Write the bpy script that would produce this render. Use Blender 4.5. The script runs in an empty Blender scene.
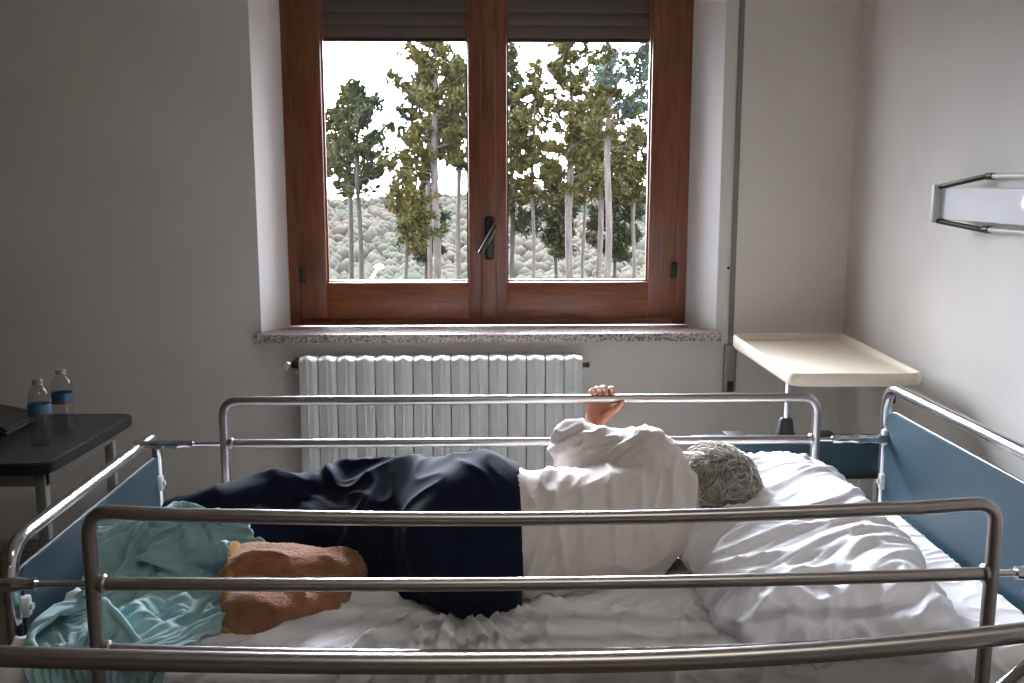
import bpy, bmesh, math, random
import numpy as np
from mathutils import Vector, Matrix

# ------------------------------------------------------------------ camera, sky, exposure
sc = bpy.context.scene
PITCH, YAW, FPX = .1567, .0293, 980.0
cd = bpy.data.cameras.new('camera'); cam = bpy.data.objects.new('camera', cd)
sc.collection.objects.link(cam)
cam.location = (0, 0, 1.45); cam.rotation_euler = (math.pi/2 - PITCH, 0, -YAW)
cd.sensor_width = 36; cd.lens = FPX/1024*36; cd.clip_start = .05; cd.clip_end = 2000
sc.camera = cam
sc.view_settings.view_transform = 'Standard'; sc.view_settings.look = 'None'
sc.view_settings.gamma = 1; sc.view_settings.use_curve_mapping = False
sc.view_settings.exposure = 0.0
w = bpy.data.worlds.new('overcast_sky'); sc.world = w; w.use_nodes = True
bg = w.node_tree.nodes['Background']; bg.inputs[0].default_value = (.92, .985, 1.13, 1)
# bright overcast: an even sky with the sun's glow behind the cloud, in front of the window
SKY_BASE, SKY_GLOW, SKY_POW = 10.5, 165.0, 15.0
_nt = w.node_tree; _tc = _nt.nodes.new('ShaderNodeTexCoord'); _dot = _nt.nodes.new('ShaderNodeVectorMath'); _dot.operation = 'DOT_PRODUCT'
_az, _el = math.radians(-10), math.radians(31)
_dot.inputs[1].default_value = (math.sin(_az)*math.cos(_el), math.cos(_az)*math.cos(_el), math.sin(_el))
_nt.links.new(_tc.outputs['Generated'], _dot.inputs[0])
_mx = _nt.nodes.new('ShaderNodeMath'); _mx.operation = 'MAXIMUM'; _mx.inputs[1].default_value = 0; _nt.links.new(_dot.outputs['Value'], _mx.inputs[0])
_pw = _nt.nodes.new('ShaderNodeMath'); _pw.operation = 'POWER'; _pw.inputs[1].default_value = SKY_POW; _nt.links.new(_mx.outputs[0], _pw.inputs[0])
_ma = _nt.nodes.new('ShaderNodeMath'); _ma.operation = 'MULTIPLY_ADD'; _ma.inputs[1].default_value = SKY_GLOW; _ma.inputs[2].default_value = SKY_BASE
_nt.links.new(_pw.outputs[0], _ma.inputs[0]); _nt.links.new(_ma.outputs[0], bg.inputs[1])
sc.cycles.max_bounces = 14; sc.cycles.diffuse_bounces = 9; sc.cycles.glossy_bounces = 6
sc.cycles.transparent_max_bounces = 16; sc.cycles.transmission_bounces = 8
sc.cycles.sample_clamp_indirect = 8; sc.cycles.use_denoising = True
pl = bpy.data.lights.new('window_portal', 'AREA'); pl.shape = 'RECTANGLE'; pl.size = 1.62; pl.size_y = 1.5
pl.cycles.is_portal = True
po = bpy.data.objects.new('window_portal', pl); sc.collection.objects.link(po)
po.location = (.02, 4.12, 1.66); po.rotation_euler = (-math.pi/2, 0, 0)

cl = bpy.data.lights.new('fill_light', 'AREA'); cl.shape = 'RECTANGLE'; cl.size = 1.2; cl.size_y = .3; cl.energy = 11.5; cl.color = (1, .95, .88)  # unseen fill light, added to lift the surfaces facing the camera
co_ = bpy.data.objects.new('fill_light', cl); sc.collection.objects.link(co_); co_.location = (.45, .25, 2.93)

# ------------------------------------------------------------------ helpers
R = random.Random(7)
C = sc.collection

def lin(r, g, b):
    f = lambda c: (c/255/12.92) if c/255 <= .04045 else ((c/255+.055)/1.055)**2.4
    return (f(r), f(g), f(b), 1)

def mat(name, col, rough=.6, metal=0, col2=None, scale=8, bump=0, bscale=40, detail=4, spec=.5, sheen=0, stretch=(1, 1, 1), mixlo=.35, mixhi=.65, sss=0):
    m = bpy.data.materials.new(name); m.use_nodes = True
    nt = m.node_tree; b = nt.nodes['Principled BSDF']
    b.inputs['Base Color'].default_value = col; b.inputs['Roughness'].default_value = rough
    b.inputs['Metallic'].default_value = metal; b.inputs['Specular IOR Level'].default_value = spec
    if sheen: b.inputs['Sheen Weight'].default_value = sheen
    if sss:
        b.inputs['Subsurface Weight'].default_value = sss; b.inputs['Subsurface Radius'].default_value = (.012, .005, .003)
        b.inputs['Subsurface Scale'].default_value = 1
    tc = nt.nodes.new('ShaderNodeTexCoord'); mp = nt.nodes.new('ShaderNodeMapping')
    mp.inputs['Scale'].default_value = stretch; nt.links.new(tc.outputs['Object'], mp.inputs['Vector'])
    if col2:
        n = nt.nodes.new('ShaderNodeTexNoise'); n.inputs['Scale'].default_value = scale; n.inputs['Detail'].default_value = detail
        nt.links.new(mp.outputs[0], n.inputs['Vector'])
        r = nt.nodes.new('ShaderNodeValToRGB'); r.color_ramp.elements[0].position = mixlo; r.color_ramp.elements[1].position = mixhi
        r.color_ramp.elements[0].color = col; r.color_ramp.elements[1].color = col2
        nt.links.new(n.outputs['Fac'], r.inputs[0]); nt.links.new(r.outputs[0], b.inputs['Base Color'])
    if bump:
        n2 = nt.nodes.new('ShaderNodeTexNoise'); n2.inputs['Scale'].default_value = bscale; n2.inputs['Detail'].default_value = 5
        nt.links.new(mp.outputs[0], n2.inputs['Vector'])
        bp = nt.nodes.new('ShaderNodeBump'); bp.inputs['Strength'].default_value = bump; bp.inputs['Distance'].default_value = .01
        nt.links.new(n2.outputs['Fac'], bp.inputs['Height']); nt.links.new(bp.outputs[0], b.inputs['Normal'])
    return m

def glass_mat(name, tint=(1, 1, 1, 1), gloss=.06):
    m = bpy.data.materials.new(name); m.use_nodes = True; nt = m.node_tree; nt.nodes.clear()
    o = nt.nodes.new('ShaderNodeOutputMaterial'); mx = nt.nodes.new('ShaderNodeMixShader')
    t = nt.nodes.new('ShaderNodeBsdfTransparent'); g = nt.nodes.new('ShaderNodeBsdfGlossy'); g.inputs['Roughness'].default_value = .02
    t.inputs[0].default_value = tint; lw = nt.nodes.new('ShaderNodeLayerWeight'); lw.inputs[0].default_value = .5
    pw = nt.nodes.new('ShaderNodeMath'); pw.operation = 'POWER'; pw.inputs[1].default_value = 5; nt.links.new(lw.outputs['Facing'], pw.inputs[0])
    ma = nt.nodes.new('ShaderNodeMath'); ma.operation = 'MULTIPLY_ADD'; ma.inputs[1].default_value = .85; ma.inputs[2].default_value = gloss
    nt.links.new(pw.outputs[0], ma.inputs[0])
    ge = nt.nodes.new('ShaderNodeNewGeometry'); iv = nt.nodes.new('ShaderNodeMath'); iv.operation = 'SUBTRACT'; iv.inputs[0].default_value = 1
    nt.links.new(ge.outputs['Backfacing'], iv.inputs[1]); mu = nt.nodes.new('ShaderNodeMath'); mu.operation = 'MULTIPLY'
    nt.links.new(ma.outputs[0], mu.inputs[0]); nt.links.new(iv.outputs[0], mu.inputs[1]); nt.links.new(mu.outputs[0], mx.inputs[0])
    nt.links.new(t.outputs[0], mx.inputs[1]); nt.links.new(g.outputs[0], mx.inputs[2]); nt.links.new(mx.outputs[0], o.inputs[0])
    return m

def link(name, me, m=None, parent=None, smooth=True, angle=None):
    o = bpy.data.objects.new(name, me); C.objects.link(o)
    for x in (m if isinstance(m, (list, tuple)) else [m]):
        if x: me.materials.append(x)
    if parent: o.parent = parent
    if smooth:
        for p in me.polygons: p.use_smooth = True
        if angle is not None: me.set_sharp_from_angle(angle=math.radians(angle))
    return o

def obj(name, bm, m=None, parent=None, smooth=True, angle=35):
    bmesh.ops.recalc_face_normals(bm, faces=bm.faces)
    me = bpy.data.meshes.new(name); bm.to_mesh(me); bm.free()
    return link(name, me, m, parent, smooth, angle)

def tag(o, label=None, cat=None, group=None, kind=None):
    if label: o['label'] = label
    if cat: o['category'] = cat
    if group: o['group'] = group
    if kind: o['kind'] = kind
    return o

def thing(name, label, cat, group=None):
    o = bpy.data.objects.new(name, None); C.objects.link(o); o.empty_display_size = .1
    return tag(o, label, cat, group)

def copy_tree(o, parent=None):
    c = o.copy(); C.objects.link(c)
    if parent: c.parent = parent
    for ch in list(o.children): copy_tree(ch, c)
    return c

def box(bm, x0, x1, y0, y1, z0, z1, bev=0, seg=2):
    r = bmesh.ops.create_cube(bm, size=1)
    vs = r['verts']
    for v in vs:
        v.co = Vector((x0+(v.co.x+.5)*(x1-x0), y0+(v.co.y+.5)*(y1-y0), z0+(v.co.z+.5)*(z1-z0)))
    if bev:
        es = list({e for v in vs for e in v.link_edges})
        bmesh.ops.bevel(bm, geom=es, offset=bev, segments=seg, affect='EDGES', profile=.5)

def fillet(pts, r, n=7):
    pts = [Vector(p) for p in pts]; out = [pts[0]]
    for i in range(1, len(pts)-1):
        a, b, c = pts[i-1], pts[i], pts[i+1]
        d1 = (a-b); d2 = (c-b); rr = min(r, d1.length*.49, d2.length*.49)
        p0 = b+d1.normalized()*rr; p1 = b+d2.normalized()*rr
        for k in range(n+1):
            t = k/n; out.append((1-t)**2*p0+2*t*(1-t)*b+t*t*p1)
    out.append(pts[-1]); return out

def tube(bm, pts, r, n=14, cap=True, rs=None, flat=1):
    pts = [Vector(p) for p in pts]; rings = []
    t0 = (pts[1]-pts[0]).normalized()
    up = Vector((0, 0, 1)) if abs(t0.z) < .9 else Vector((0, 1, 0))
    u = t0.cross(up).normalized()
    for i, p in enumerate(pts):
        t = (pts[min(i+1, len(pts)-1)]-pts[max(i-1, 0)]).normalized()
        u = (u-t*u.dot(t)).normalized(); v = t.cross(u)
        rad = rs[i] if rs else r
        rings.append([bm.verts.new(p+(u*math.cos(a)+v*math.sin(a)*flat)*rad) for a in [2*math.pi*k/n for k in range(n)]])
    for a, b in zip(rings, rings[1:]):
        for k in range(n): bm.faces.new((a[k], a[(k+1) % n], b[(k+1) % n], b[k]))
    if cap:
        bm.faces.new(rings[0][::-1]); bm.faces.new(rings[-1])

def lathe(bm, prof, c=(0, 0, 0), n=24, axis='z', cap=True):
    rings = []
    for r, h in prof:
        ring = []
        for k in range(n):
            a = 2*math.pi*k/n; x, y = r*math.cos(a), r*math.sin(a)
            q = (x, y, h) if axis == 'z' else ((h, x, y) if axis == 'x' else (x, h, y))
            ring.append(bm.verts.new(Vector(c)+Vector(q)))
        rings.append(ring)
    for a, b in zip(rings, rings[1:]):
        for k in range(n): bm.faces.new((a[k], a[(k+1) % n], b[(k+1) % n], b[k]))
    if cap:
        if prof[0][0] > 1e-6: bm.faces.new(rings[0][::-1])
        if prof[-1][0] > 1e-6: bm.faces.new(rings[-1])

def prism(bm, poly, z0, z1):
    a = [bm.verts.new((x, y, z0)) for x, y in poly]; b = [bm.verts.new((x, y, z1)) for x, y in poly]
    n = len(poly); bm.faces.new(a[::-1]); bm.faces.new(b)
    for i in range(n): bm.faces.new((a[i], a[(i+1) % n], b[(i+1) % n], b[i]))

def roundpoly(pts, r, n=5):
    out = []
    N = len(pts)
    for i in range(N):
        a, b, c = Vector(pts[i-1]), Vector(pts[i]), Vector(pts[(i+1) % N])
        p0 = b+(a-b).normalized()*r; p1 = b+(c-b).normalized()*r
        for k in range(n+1):
            t = k/n; q = (1-t)**2*p0+2*t*(1-t)*b+t*t*p1; out.append((q.x, q.y))
    return out

# numpy gradient noise, vectorised
_rs = np.random.RandomState(3); _perm = np.concatenate([_rs.permutation(256)]*3)
_g = _rs.normal(size=(256, 3)); _g /= np.linalg.norm(_g, axis=1)[:, None]
def noise(p):
    p = np.asarray(p, float); i = np.floor(p).astype(int); f = p-i; u = f*f*f*(f*(f*6-15)+10); i &= 255
    tot = 0
    for dx in (0, 1):
        for dy in (0, 1):
            for dz in (0, 1):
                h = _perm[_perm[_perm[(i[..., 0]+dx) & 255]+((i[..., 1]+dy) & 255)]+((i[..., 2]+dz) & 255)]
                g = _g[h]; d = f-np.array([dx, dy, dz])
                wgt = (u[..., 0] if dx else 1-u[..., 0])*(u[..., 1] if dy else 1-u[..., 1])*(u[..., 2] if dz else 1-u[..., 2])
                tot = tot+wgt*(g*d).sum(-1)
    return tot*1.5
def fbm(p, o=3):
    s = 0; a = 1
    for k in range(o): s = s+a*noise(p*2**k+k*17.3); a *= .5
    return s
def ridge(p, k=2.0):
    return np.clip(1-np.abs(noise(p))*2.2, 0, 1)**k

# signed distance shapes
def sd_cone(P, a, b, ra, rb, sq=None):
    a = np.array(a, float); b = np.array(b, float); ba = b-a; pa = P-a
    t = np.clip((pa@ba)/(ba@ba), 0, 1)
    d = pa-t[..., None]*ba
    if sq is not None: d = d/np.array(sq)
    return np.linalg.norm(d, axis=-1)-(ra+(rb-ra)*t)
def sd_ell(P, c, r):
    q = (P-np.array(c))/np.array(r); k = np.linalg.norm(q, axis=-1); return (k-1)*min(r)
def smin(a, b, k):
    h = np.clip(.5+.5*(b-a)/k, 0, 1); return b+(a-b)*h-k*h*(1-h)

def surface_nets(f, lo, hi, h):
    lo = np.array(lo, float); n = np.ceil((np.array(hi)-lo)/h).astype(int)+1
    ax = [lo[i]+h*np.arange(n[i]) for i in range(3)]
    P = np.stack(np.meshgrid(*ax, indexing='ij'), -1); V = f(P); del P
    s = V < 0
    m = np.array(n)-1
    acc = np.zeros((*m, 3)); cnt = np.zeros(m)
    offs = [(0, 0, 0), (1, 0, 0), (0, 1, 0), (1, 1, 0), (0, 0, 1), (1, 0, 1), (0, 1, 1), (1, 1, 1)]
    sl = lambda o: tuple(slice(o[i], o[i]+m[i]) for i in range(3))
    for i in range(8):
        for j in range(i+1, 8):
            a, b = np.array(offs[i]), np.array(offs[j])
            if np.abs(a-b).sum() != 1: continue
            va, vb = V[sl(a)], V[sl(b)]; c = s[sl(a)] != s[sl(b)]
            with np.errstate(divide='ignore', invalid='ignore'): t = np.where(c, va/(va-vb), 0)
            acc += np.where(c[..., None], a+t[..., None]*(b-a), 0); cnt += c
    ok = cnt > 0; idx = -np.ones(m, int); idx[ok] = np.arange(ok.sum())
    cell = np.argwhere(ok); verts = lo+h*(cell+acc[ok]/cnt[ok][:, None])
    faces = []
    for d in range(3):
        e1, e2 = (d+1) % 3, (d+2) % 3
        a = [slice(1, -1)]*3; a[d] = slice(0, m[d]); b = [slice(1, -1)]*3; b[d] = slice(1, m[d]+1)
        s0 = s[tuple(a)]; s1 = s[tuple(b)]
        c = np.argwhere(s0 != s1)
        if len(c) == 0: continue
        flip = s0[s0 != s1]
        c = c.copy(); c[:, e1] += 1; c[:, e2] += 1
        def q(i, j):
            k = c.copy(); k[:, e1] -= i; k[:, e2] -= j; return idx[k[:, 0], k[:, 1], k[:, 2]]
        Q = np.stack([q(0, 0), q(1, 0), q(1, 1), q(0, 1)], 1)
        Q[~flip] = Q[~flip][:, ::-1]; faces.append(Q)
    return verts, np.concatenate(faces)

def vnormals(v, f):
    n = np.zeros_like(v); fn = np.cross(v[f[:, 2]]-v[f[:, 0]], v[f[:, 3]]-v[f[:, 1]])
    for k in range(4): np.add.at(n, f[:, k], fn)
    return n/(np.linalg.norm(n, axis=1)[:, None]+1e-12)
def relax(v, f, it=2, lam=.5):
    for _ in range(it):
        a = np.zeros_like(v); c = np.zeros(len(v))
        for k in range(4):
            for j in (1, 3):
                np.add.at(a, f[:, k], v[f[:, (k+j) % 4]]); np.add.at(c, f[:, k], 1)
        v = v+lam*(a/c[:, None]-v)
    return v
def mesh_np(name, v, f, m, parent=None, smooth=True):
    me = bpy.data.meshes.new(name); me.from_pydata([tuple(x) for x in v], [], [tuple(int(i) for i in q) for q in f]); me.update()
    return link(name, me, m, parent, smooth)

# ------------------------------------------------------------------ materials
M = {}
M['wall'] = mat('wall_paint', lin(226, 221, 213), .75, col2=lin(220, 215, 207), scale=3, bump=.12, bscale=120)
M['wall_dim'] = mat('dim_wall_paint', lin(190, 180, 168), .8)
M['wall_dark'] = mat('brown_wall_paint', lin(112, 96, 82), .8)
M['reveal'] = mat('white_plaster', lin(238, 236, 234), .7, bump=.1, bscale=60)
M['ceil'] = mat('ceiling_paint', lin(228, 225, 220), .85)
M['floor'] = mat('floor_lino', lin(104, 94, 84), .35, col2=lin(118, 108, 96), scale=20)
M['wood'] = mat('stained_wood', lin(104, 57, 33), .38, col2=lin(128, 73, 42), scale=10, stretch=(7, 7, .6), bump=.08, bscale=30)
M['wood_h'] = mat('stained_wood_horizontal', lin(112, 62, 36), .38, col2=lin(140, 80, 46), scale=10, stretch=(.6, 7, 7), bump=.08, bscale=30)
M['granite'] = mat('granite', lin(112, 98, 92), .35, col2=lin(205, 190, 182), scale=130, detail=6, mixlo=.4, mixhi=.58)
M['shutter'] = mat('shutter_plastic', lin(78, 71, 64), .6)
M['pane'] = glass_mat('window_glass')
M['black'] = mat('black_plastic', lin(34, 31, 30), .45)
M['dark_metal'] = mat('dark_metal', lin(70, 66, 62), .35, .9)
M['rad'] = mat('radiator_enamel', lin(228, 230, 226), .4)
M['chrome'] = mat('chrome', (.72, .72, .74, 1), .16, 1)
M['steel'] = mat('satin_steel', (.44, .41, .39, 1), .33, 1)
M['teal'] = mat('teal_laminate', lin(35, 62, 73), .45, col2=lin(38, 66, 77), scale=4)
M['clip'] = mat('white_plastic_clip', lin(205, 205, 200), .4)
M['sheet'] = mat('white_cotton', lin(234, 232, 232), .9, sheen=.1, bump=.25, bscale=14)
M['pillow'] = mat('pillow_cotton', lin(242, 241, 245), .9, sheen=.1, bump=.25, bscale=16)
M['shirt'] = mat('shirt_cotton', lin(226, 218, 210), .9, sheen=.1, bump=.35, bscale=24)
M['navy'] = mat('navy_cloth', lin(22, 28, 50), .95, sheen=.04, spec=.2, col2=lin(18, 23, 43), scale=30)
M['skin'] = mat('skin', lin(178, 122, 94), .62, col2=lin(162, 102, 76), scale=25, sss=.15)
M['hair'] = mat('grey_hair', lin(166, 157, 148), .55, col2=lin(206, 198, 188), scale=45)
M['turq'] = mat('turquoise_cloth', lin(152, 188, 189), .85, sheen=.2, bump=.05, bscale=300)
M['brown'] = mat('brown_terry', lin(168, 112, 70), .95, col2=lin(144, 92, 56), scale=30, bump=.7, bscale=220, sheen=.3)
M['ochre'] = mat('ochre_hem', lin(176, 124, 56), .9, bump=.4, bscale=200)
M['cream'] = mat('cream_plastic', lin(226, 213, 192), .42, col2=lin(222, 208, 186), scale=5)
M['tabletop'] = mat('dark_tabletop', lin(50, 54, 55), .4)
M['legsteel'] = mat('grey_painted_steel', lin(150, 152, 148), .4, .3)
M['bottle'] = glass_mat('bottle_plastic', (.86, .88, .88, 1))
M['bluelabel'] = mat('blue_label', lin(58, 104, 134), .4)
M['redlabel'] = mat('red_label_strip', lin(120, 60, 66), .4)
M['cap'] = mat('clear_white_cap', lin(150, 150, 150), .4)
M['diff'] = mat('glossy_white_acrylic', lin(240, 240, 242), .06, spec=.8)
M['strap'] = mat('grey_webbing', lin(128, 122, 112), .8)
M['winder'] = mat('brushed_winder_metal', lin(150, 144, 136), .4, .6)
M['mattress'] = mat('mattress_cover', lin(205, 205, 205), .8)
M['bark'] = mat('pine_bark', lin(62, 56, 50), .9, col2=lin(42, 37, 33), scale=4, stretch=(3, 3, .5))
M['bark_pale'] = mat('pale_pine_bark', lin(88, 80, 74), .9, col2=lin(64, 56, 50), scale=4, stretch=(3, 3, .5))
M['needle'] = mat('pine_needles', lin(58, 58, 32), .8, col2=lin(74, 68, 36), scale=.8, spec=.1)
M['needle_dark'] = mat('dark_pine_needles', lin(44, 50, 36), .8, col2=lin(60, 60, 36), scale=.8, spec=.1)
M['cedar'] = mat('cedar_needles', lin(44, 56, 52), .8, col2=lin(58, 66, 54), scale=.8, spec=.1)
M['hill'] = mat('wooded_hillside', lin(67, 68, 62), .95, col2=lin(76, 71, 65), scale=.05, detail=8, spec=0)  # base colour lightened to stand in for distance haze
M['ground'] = mat('dry_grass_ground', lin(44, 41, 34), .95, col2=lin(52, 46, 40), scale=.2, detail=8, spec=0)
M['shrub'] = mat('bare_shrubs', lin(60, 63, 55), .95, col2=lin(73, 67, 61), scale=.08, spec=0)  # paled like the hillside, haze put into the colour

# ------------------------------------------------------------------ room shell
XL, XR, YB, YW, YO, ZC = -2.7, 1.405, -2.6, 3.75, 4.17, 2.95
WX0, WX1, WZ0, WZ1 = -.853, .903, .868, 2.42     # window opening
def struct(name, bm, m, **k): return tag(obj(name, bm, m, None, **k), kind='structure')
b = bmesh.new(); box(b, XL-.2, XR+.2, YB-.2, YO, -.12, 0); struct('floor', b, M['floor'])
b = bmesh.new(); box(b, XL-.2, XR+.2, YB-.2, YO, ZC, ZC+.12); struct('ceiling', b, M['ceil'])
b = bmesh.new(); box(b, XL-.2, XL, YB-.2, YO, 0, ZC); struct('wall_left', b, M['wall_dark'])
b = bmesh.new(); box(b, XR, XR+.2, YB-.2, YO, 0, ZC); struct('wall_right', b, M['wall'])
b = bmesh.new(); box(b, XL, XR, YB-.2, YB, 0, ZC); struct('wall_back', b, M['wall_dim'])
# window wall: one plate with an opening, so the plaster has no seams
b = bmesh.new()
def plate(b, xs, zs, hole, y0, y1):
    G = {}
    def v(i, y, j):
        if (i, y, j) not in G: G[i, y, j] = b.verts.new((xs[i], y, zs[j]))
        return G[i, y, j]
    for i in range(3):
        for j in range(3):
            if (i, j) == (1, 1): continue
            for y in (y0, y1): b.faces.new((v(i, y, j), v(i+1, y, j), v(i+1, y, j+1), v(i, y, j+1)))
    for (i, j), (k, l) in (((1, 1), (2, 1)), ((2, 1), (2, 2)), ((2, 2), (1, 2)), ((1, 2), (1, 1))):
        f = b.faces.new((v(i, y0, j), v(k, y0, l), v(k, y1, l), v(i, y1, j))); f.material_index = 1
    rim = [(0, 0), (1, 0), (2, 0), (3, 0), (3, 1), (3, 2), (3, 3), (2, 3), (1, 3), (0, 3), (0, 2), (0, 1)]
    for a, c in zip(rim, rim[1:]+rim[:1]): b.faces.new((v(a[0], y0, a[1]), v(c[0], y0, c[1]), v(c[0], y1, c[1]), v(a[0], y1, a[1])))
plate(b, [XL, WX0, WX1, XR], [0, WZ0, WZ1, ZC], None, YW, YO)
for v_ in b.verts:      # the reveal narrows towards the window
    if v_.co.y > YW+.01 and WX0-.01 < v_.co.x < WX1+.01 and WZ0-.01 < v_.co.z < WZ1+.01:
        v_.co.x += (.08 if v_.co.x < 0 else -.088)*(YO-YW)/.185
struct('wall_front', b, [M['wall'], M['reveal']], angle=30)
b = bmesh.new(); box(b, XL, XR, YW-.012, YW, 0, .08, .003); struct('baseboard_front', b, M['granite'])
b = bmesh.new(); box(b, XR-.012, XR, YB, YW-.012, 0, .08, .003); struct('baseboard_right', b, M['granite'])
# sill
b = bmesh.new(); box(b, -.868, .914, 3.695, 3.93, WZ0-.005, .895, .003); struct('trim_1', b, M['granite']).name = 'window_sill'

# ------------------------------------------------------------------ window
win = thing('window_1', None, None); win['kind'] = 'structure'; win['label'] = 'brown wooden casement window over the granite sill'
FX0, FX1, FZ0, FZ1 = -.772, .816, .897, 2.42
b = bmesh.new()
Y0, Y1 = 3.925, 4.005
box(b, FX0-.004, FX0+.055, Y0, Y1, FZ0, FZ1, .004); box(b, FX1-.055, FX1+.004, Y0, Y1, FZ0, FZ1, .004)
obj('frame_jamb', b, M['wood'], win)
b = bmesh.new(); box(b, FX0+.05, FX1-.05, Y0, Y1, FZ0, FZ0+.035, .004); box(b, FX0+.05, FX1-.05, Y0, Y1, FZ1-.05, FZ1, .004)
obj('frame_rail', b, M['wood_h'], win)
SASH = [(-.725, .018), (.02, .770)]
PANES = [(-.622, -.057), (.094, .660)]; PZ0, PZ1 = 1.074, 2.33
for (a, c), (p, q) in zip(SASH, PANES):
    s = bpy.data.objects.new('sash', None); C.objects.link(s); s.parent = win
    ya, yb = 3.905, 3.965
    b = bmesh.new(); box(b, a, p, ya, yb, FZ0+.03, FZ1-.02, .005); box(b, q, c, ya, yb, FZ0+.03, FZ1-.02, .005)
    obj('sash_stile', b, M['wood'], s)
    b = bmesh.new(); box(b, p-.002, q+.002, ya+.001, yb, FZ0+.03, PZ0, .005); box(b, p-.002, q+.002, ya+.001, yb, PZ1, FZ1-.02, .005)
    obj('sash_rail', b, M['wood_h'], s)
    b = bmesh.new(); box(b, p-.005, q+.005, 3.943, 3.949, PZ0-.005, PZ1+.005); obj('glass_pane', b, M['pane'], s, smooth=False)
    b = bmesh.new()
    for u0, u1, z0, z1 in ((p, p+.007, PZ0, PZ1), (q-.007, q, PZ0, PZ1), (p, q, PZ0, PZ0+.007), (p, q, PZ1-.007, PZ1)):
        box(b, u0, u1, 3.925, 3.943, z0, z1)
    obj('glazing_bead', b, M['wood'], s)
b = bmesh.new(); box(b, -.008, .052, 3.886, 3.907, FZ0+.035, FZ1-.03, .006); obj('meeting_strip', b, M['wood'], win)
h = bmesh.new(); box(h, .006, .042, 3.878, 3.888, 1.165, 1.335, .012, 3); hp = obj('handle_plate', h, M['black'], win)
h = bmesh.new(); lathe(h, [(.011, 0), (.011, -.035)], (.026, 3.88, 1.25), 14, 'y')
tube(h, fillet([(-.012, 3.842, 1.192), (.02, 3.842, 1.248), (.052, 3.842, 1.305)], .01), .0105, 12)
tag(obj('handle_lever', h, M['dark_metal'], win), 'slanted metal handle lever')
for x, z in ((-.716, 1.105), (.765, 1.12), (-.716, 2.2), (.765, 2.2)):
    h = bmesh.new(); box(h, x-.012, x+.012, 3.893, 3.91, z-.032, z+.032, .004)
    lathe(h, [(.008, -.03), (.008, .03)], (x, 3.896, z), 10); obj('hinge', h, M['black'], win)
# shutter outside the panes, lowered part of the way
sh = bpy.data.objects.new('roller_shutter', None); C.objects.link(sh); sh.parent = win
b = bmesh.new(); z = 2.036; yy = 4.07
while z < 2.5:
    box(b, FX0-.02, FX1+.02, yy-.006, yy+.006, z, z+.054, .004); z += .049
obj('shutter_slats', b, M['shutter'], sh)
b = bmesh.new(); box(b, FX0-.02, FX1+.02, yy-.008, yy+.008, 2.022, 2.037, .003); obj('shutter_bottom_rail', b, M['black'], sh)
b = bmesh.new(); box(b, WX0, FX0-.008, yy-.02, yy+.02, WZ0, WZ1); box(b, FX1+.008, WX1, yy-.02, yy+.02, WZ0, WZ1); obj('shutter_guide', b, M['shutter'], sh)

# ------------------------------------------------------------------ shutter strap with its winder
st = thing('shutter_strap', 'grey shutter strap running down the wall right of the window into a metal winder', 'strap')
b = bmesh.new(); box(b, .951, .972, 3.743, 3.7465, .70, 2.7, .001); obj('strap', b, M['strap'], st)
b = bmesh.new(); box(b, .935, .985, 3.728, 3.75, .655, .845, .008, 3); obj('winder_plate', b, M['winder'], st)
b = bmesh.new(); box(b, .950, .974, 3.724, 3.73, .66, .70, .003); obj('winder_slot', b, M['black'], st)
b = bmesh.new(); lathe(b, [(.005, 0), (.006, -.004), (.003, -.007)], (.944, 3.75, 1.141), 12, 'y'); obj('guide_screw', b, M['dark_metal'], st)

# ------------------------------------------------------------------ radiator
rad = thing('radiator', 'cream white ribbed radiator under the window sill', 'radiator')
RX0, RX1, RN = -.690, .373, 15; pit = (RX1-RX0)/RN
def section():
    b = bmesh.new(); g = .0042; hw = pit/2-g/2
    # front profile (x, y): a flat-faceted V with a fluted middle
    prof = [(-hw, 3.64), (-hw, 3.610), (-hw*.62, 3.606), (-hw*.10, 3.600), (hw*.04, 3.606), (hw*.5, 3.603), (hw, 3.612), (hw, 3.64), (hw, 3.712), (-hw, 3.712)]
    lv = [(.21, 0), (.806, 0), (.812, .006), (.816, .02)]
    rings = []; np_ = len(prof)
    for z, s in lv: rings.append([b.verts.new((x, y+(s if y < 3.65 else 0), z+(.010 if (abs(x) < hw*.3 and z > .8) else 0))) for x, y in prof])
    for a, c in zip(rings, rings[1:]):
        for k in range(np_): b.faces.new((a[k], a[(k+1) % np_], c[(k+1) % np_], c[k]))
    b.faces.new(rings[0][::-1]); b.faces.new(rings[-1])
    return b
s0 = obj('radiator_section', section(), M['rad'], rad, angle=12); s0.location.x = RX0+pit/2
for k in range(1, RN):
    s = s0.copy(); C.objects.link(s); s.parent = rad; s.location.x = RX0+pit*(k+.5)
b = bmesh.new(); tube(b, [(RX0-.02, 3.66, .755), (RX1+.01, 3.66, .755)], .016); tube(b, [(RX0+.02, 3.66, .26), (RX1-.02, 3.66, .26)], .016); obj('manifold', b, M['rad'], rad)
b = bmesh.new(); tube(b, [(RX0-.005, 3.64, .79), (RX0-.04, 3.64, .79)], .013); tube(b, fillet([(RX0-.03, 3.64, .79), (RX0-.03, 3.70, .79), (RX0-.03, 3.755, .79)], .02), .008); obj('valve_body', b, M['dark_metal'], rad)
b = bmesh.new(); lathe(b, [(.0, -.045), (.012, -.045), (.0165, -.040), (.018, -.03), (.017, -.004), (.012, .0)], (RX0-.042, 3.645, .79), 18, 'y'); obj('valve_knob', b, M['chrome'], rad)
b = bmesh.new(); tube(b, [(RX1-.005, 3.64, .785), (RX1+.02, 3.64, .785)], .009); lathe(b, [(.007, 0), (.011, .004), (.011, .014), (.0, .016)], (RX1+.012, 3.64, .785), 10, 'x'); obj('air_vent', b, M['dark_metal'], rad)
b = bmesh.new()
b.free()
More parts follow.
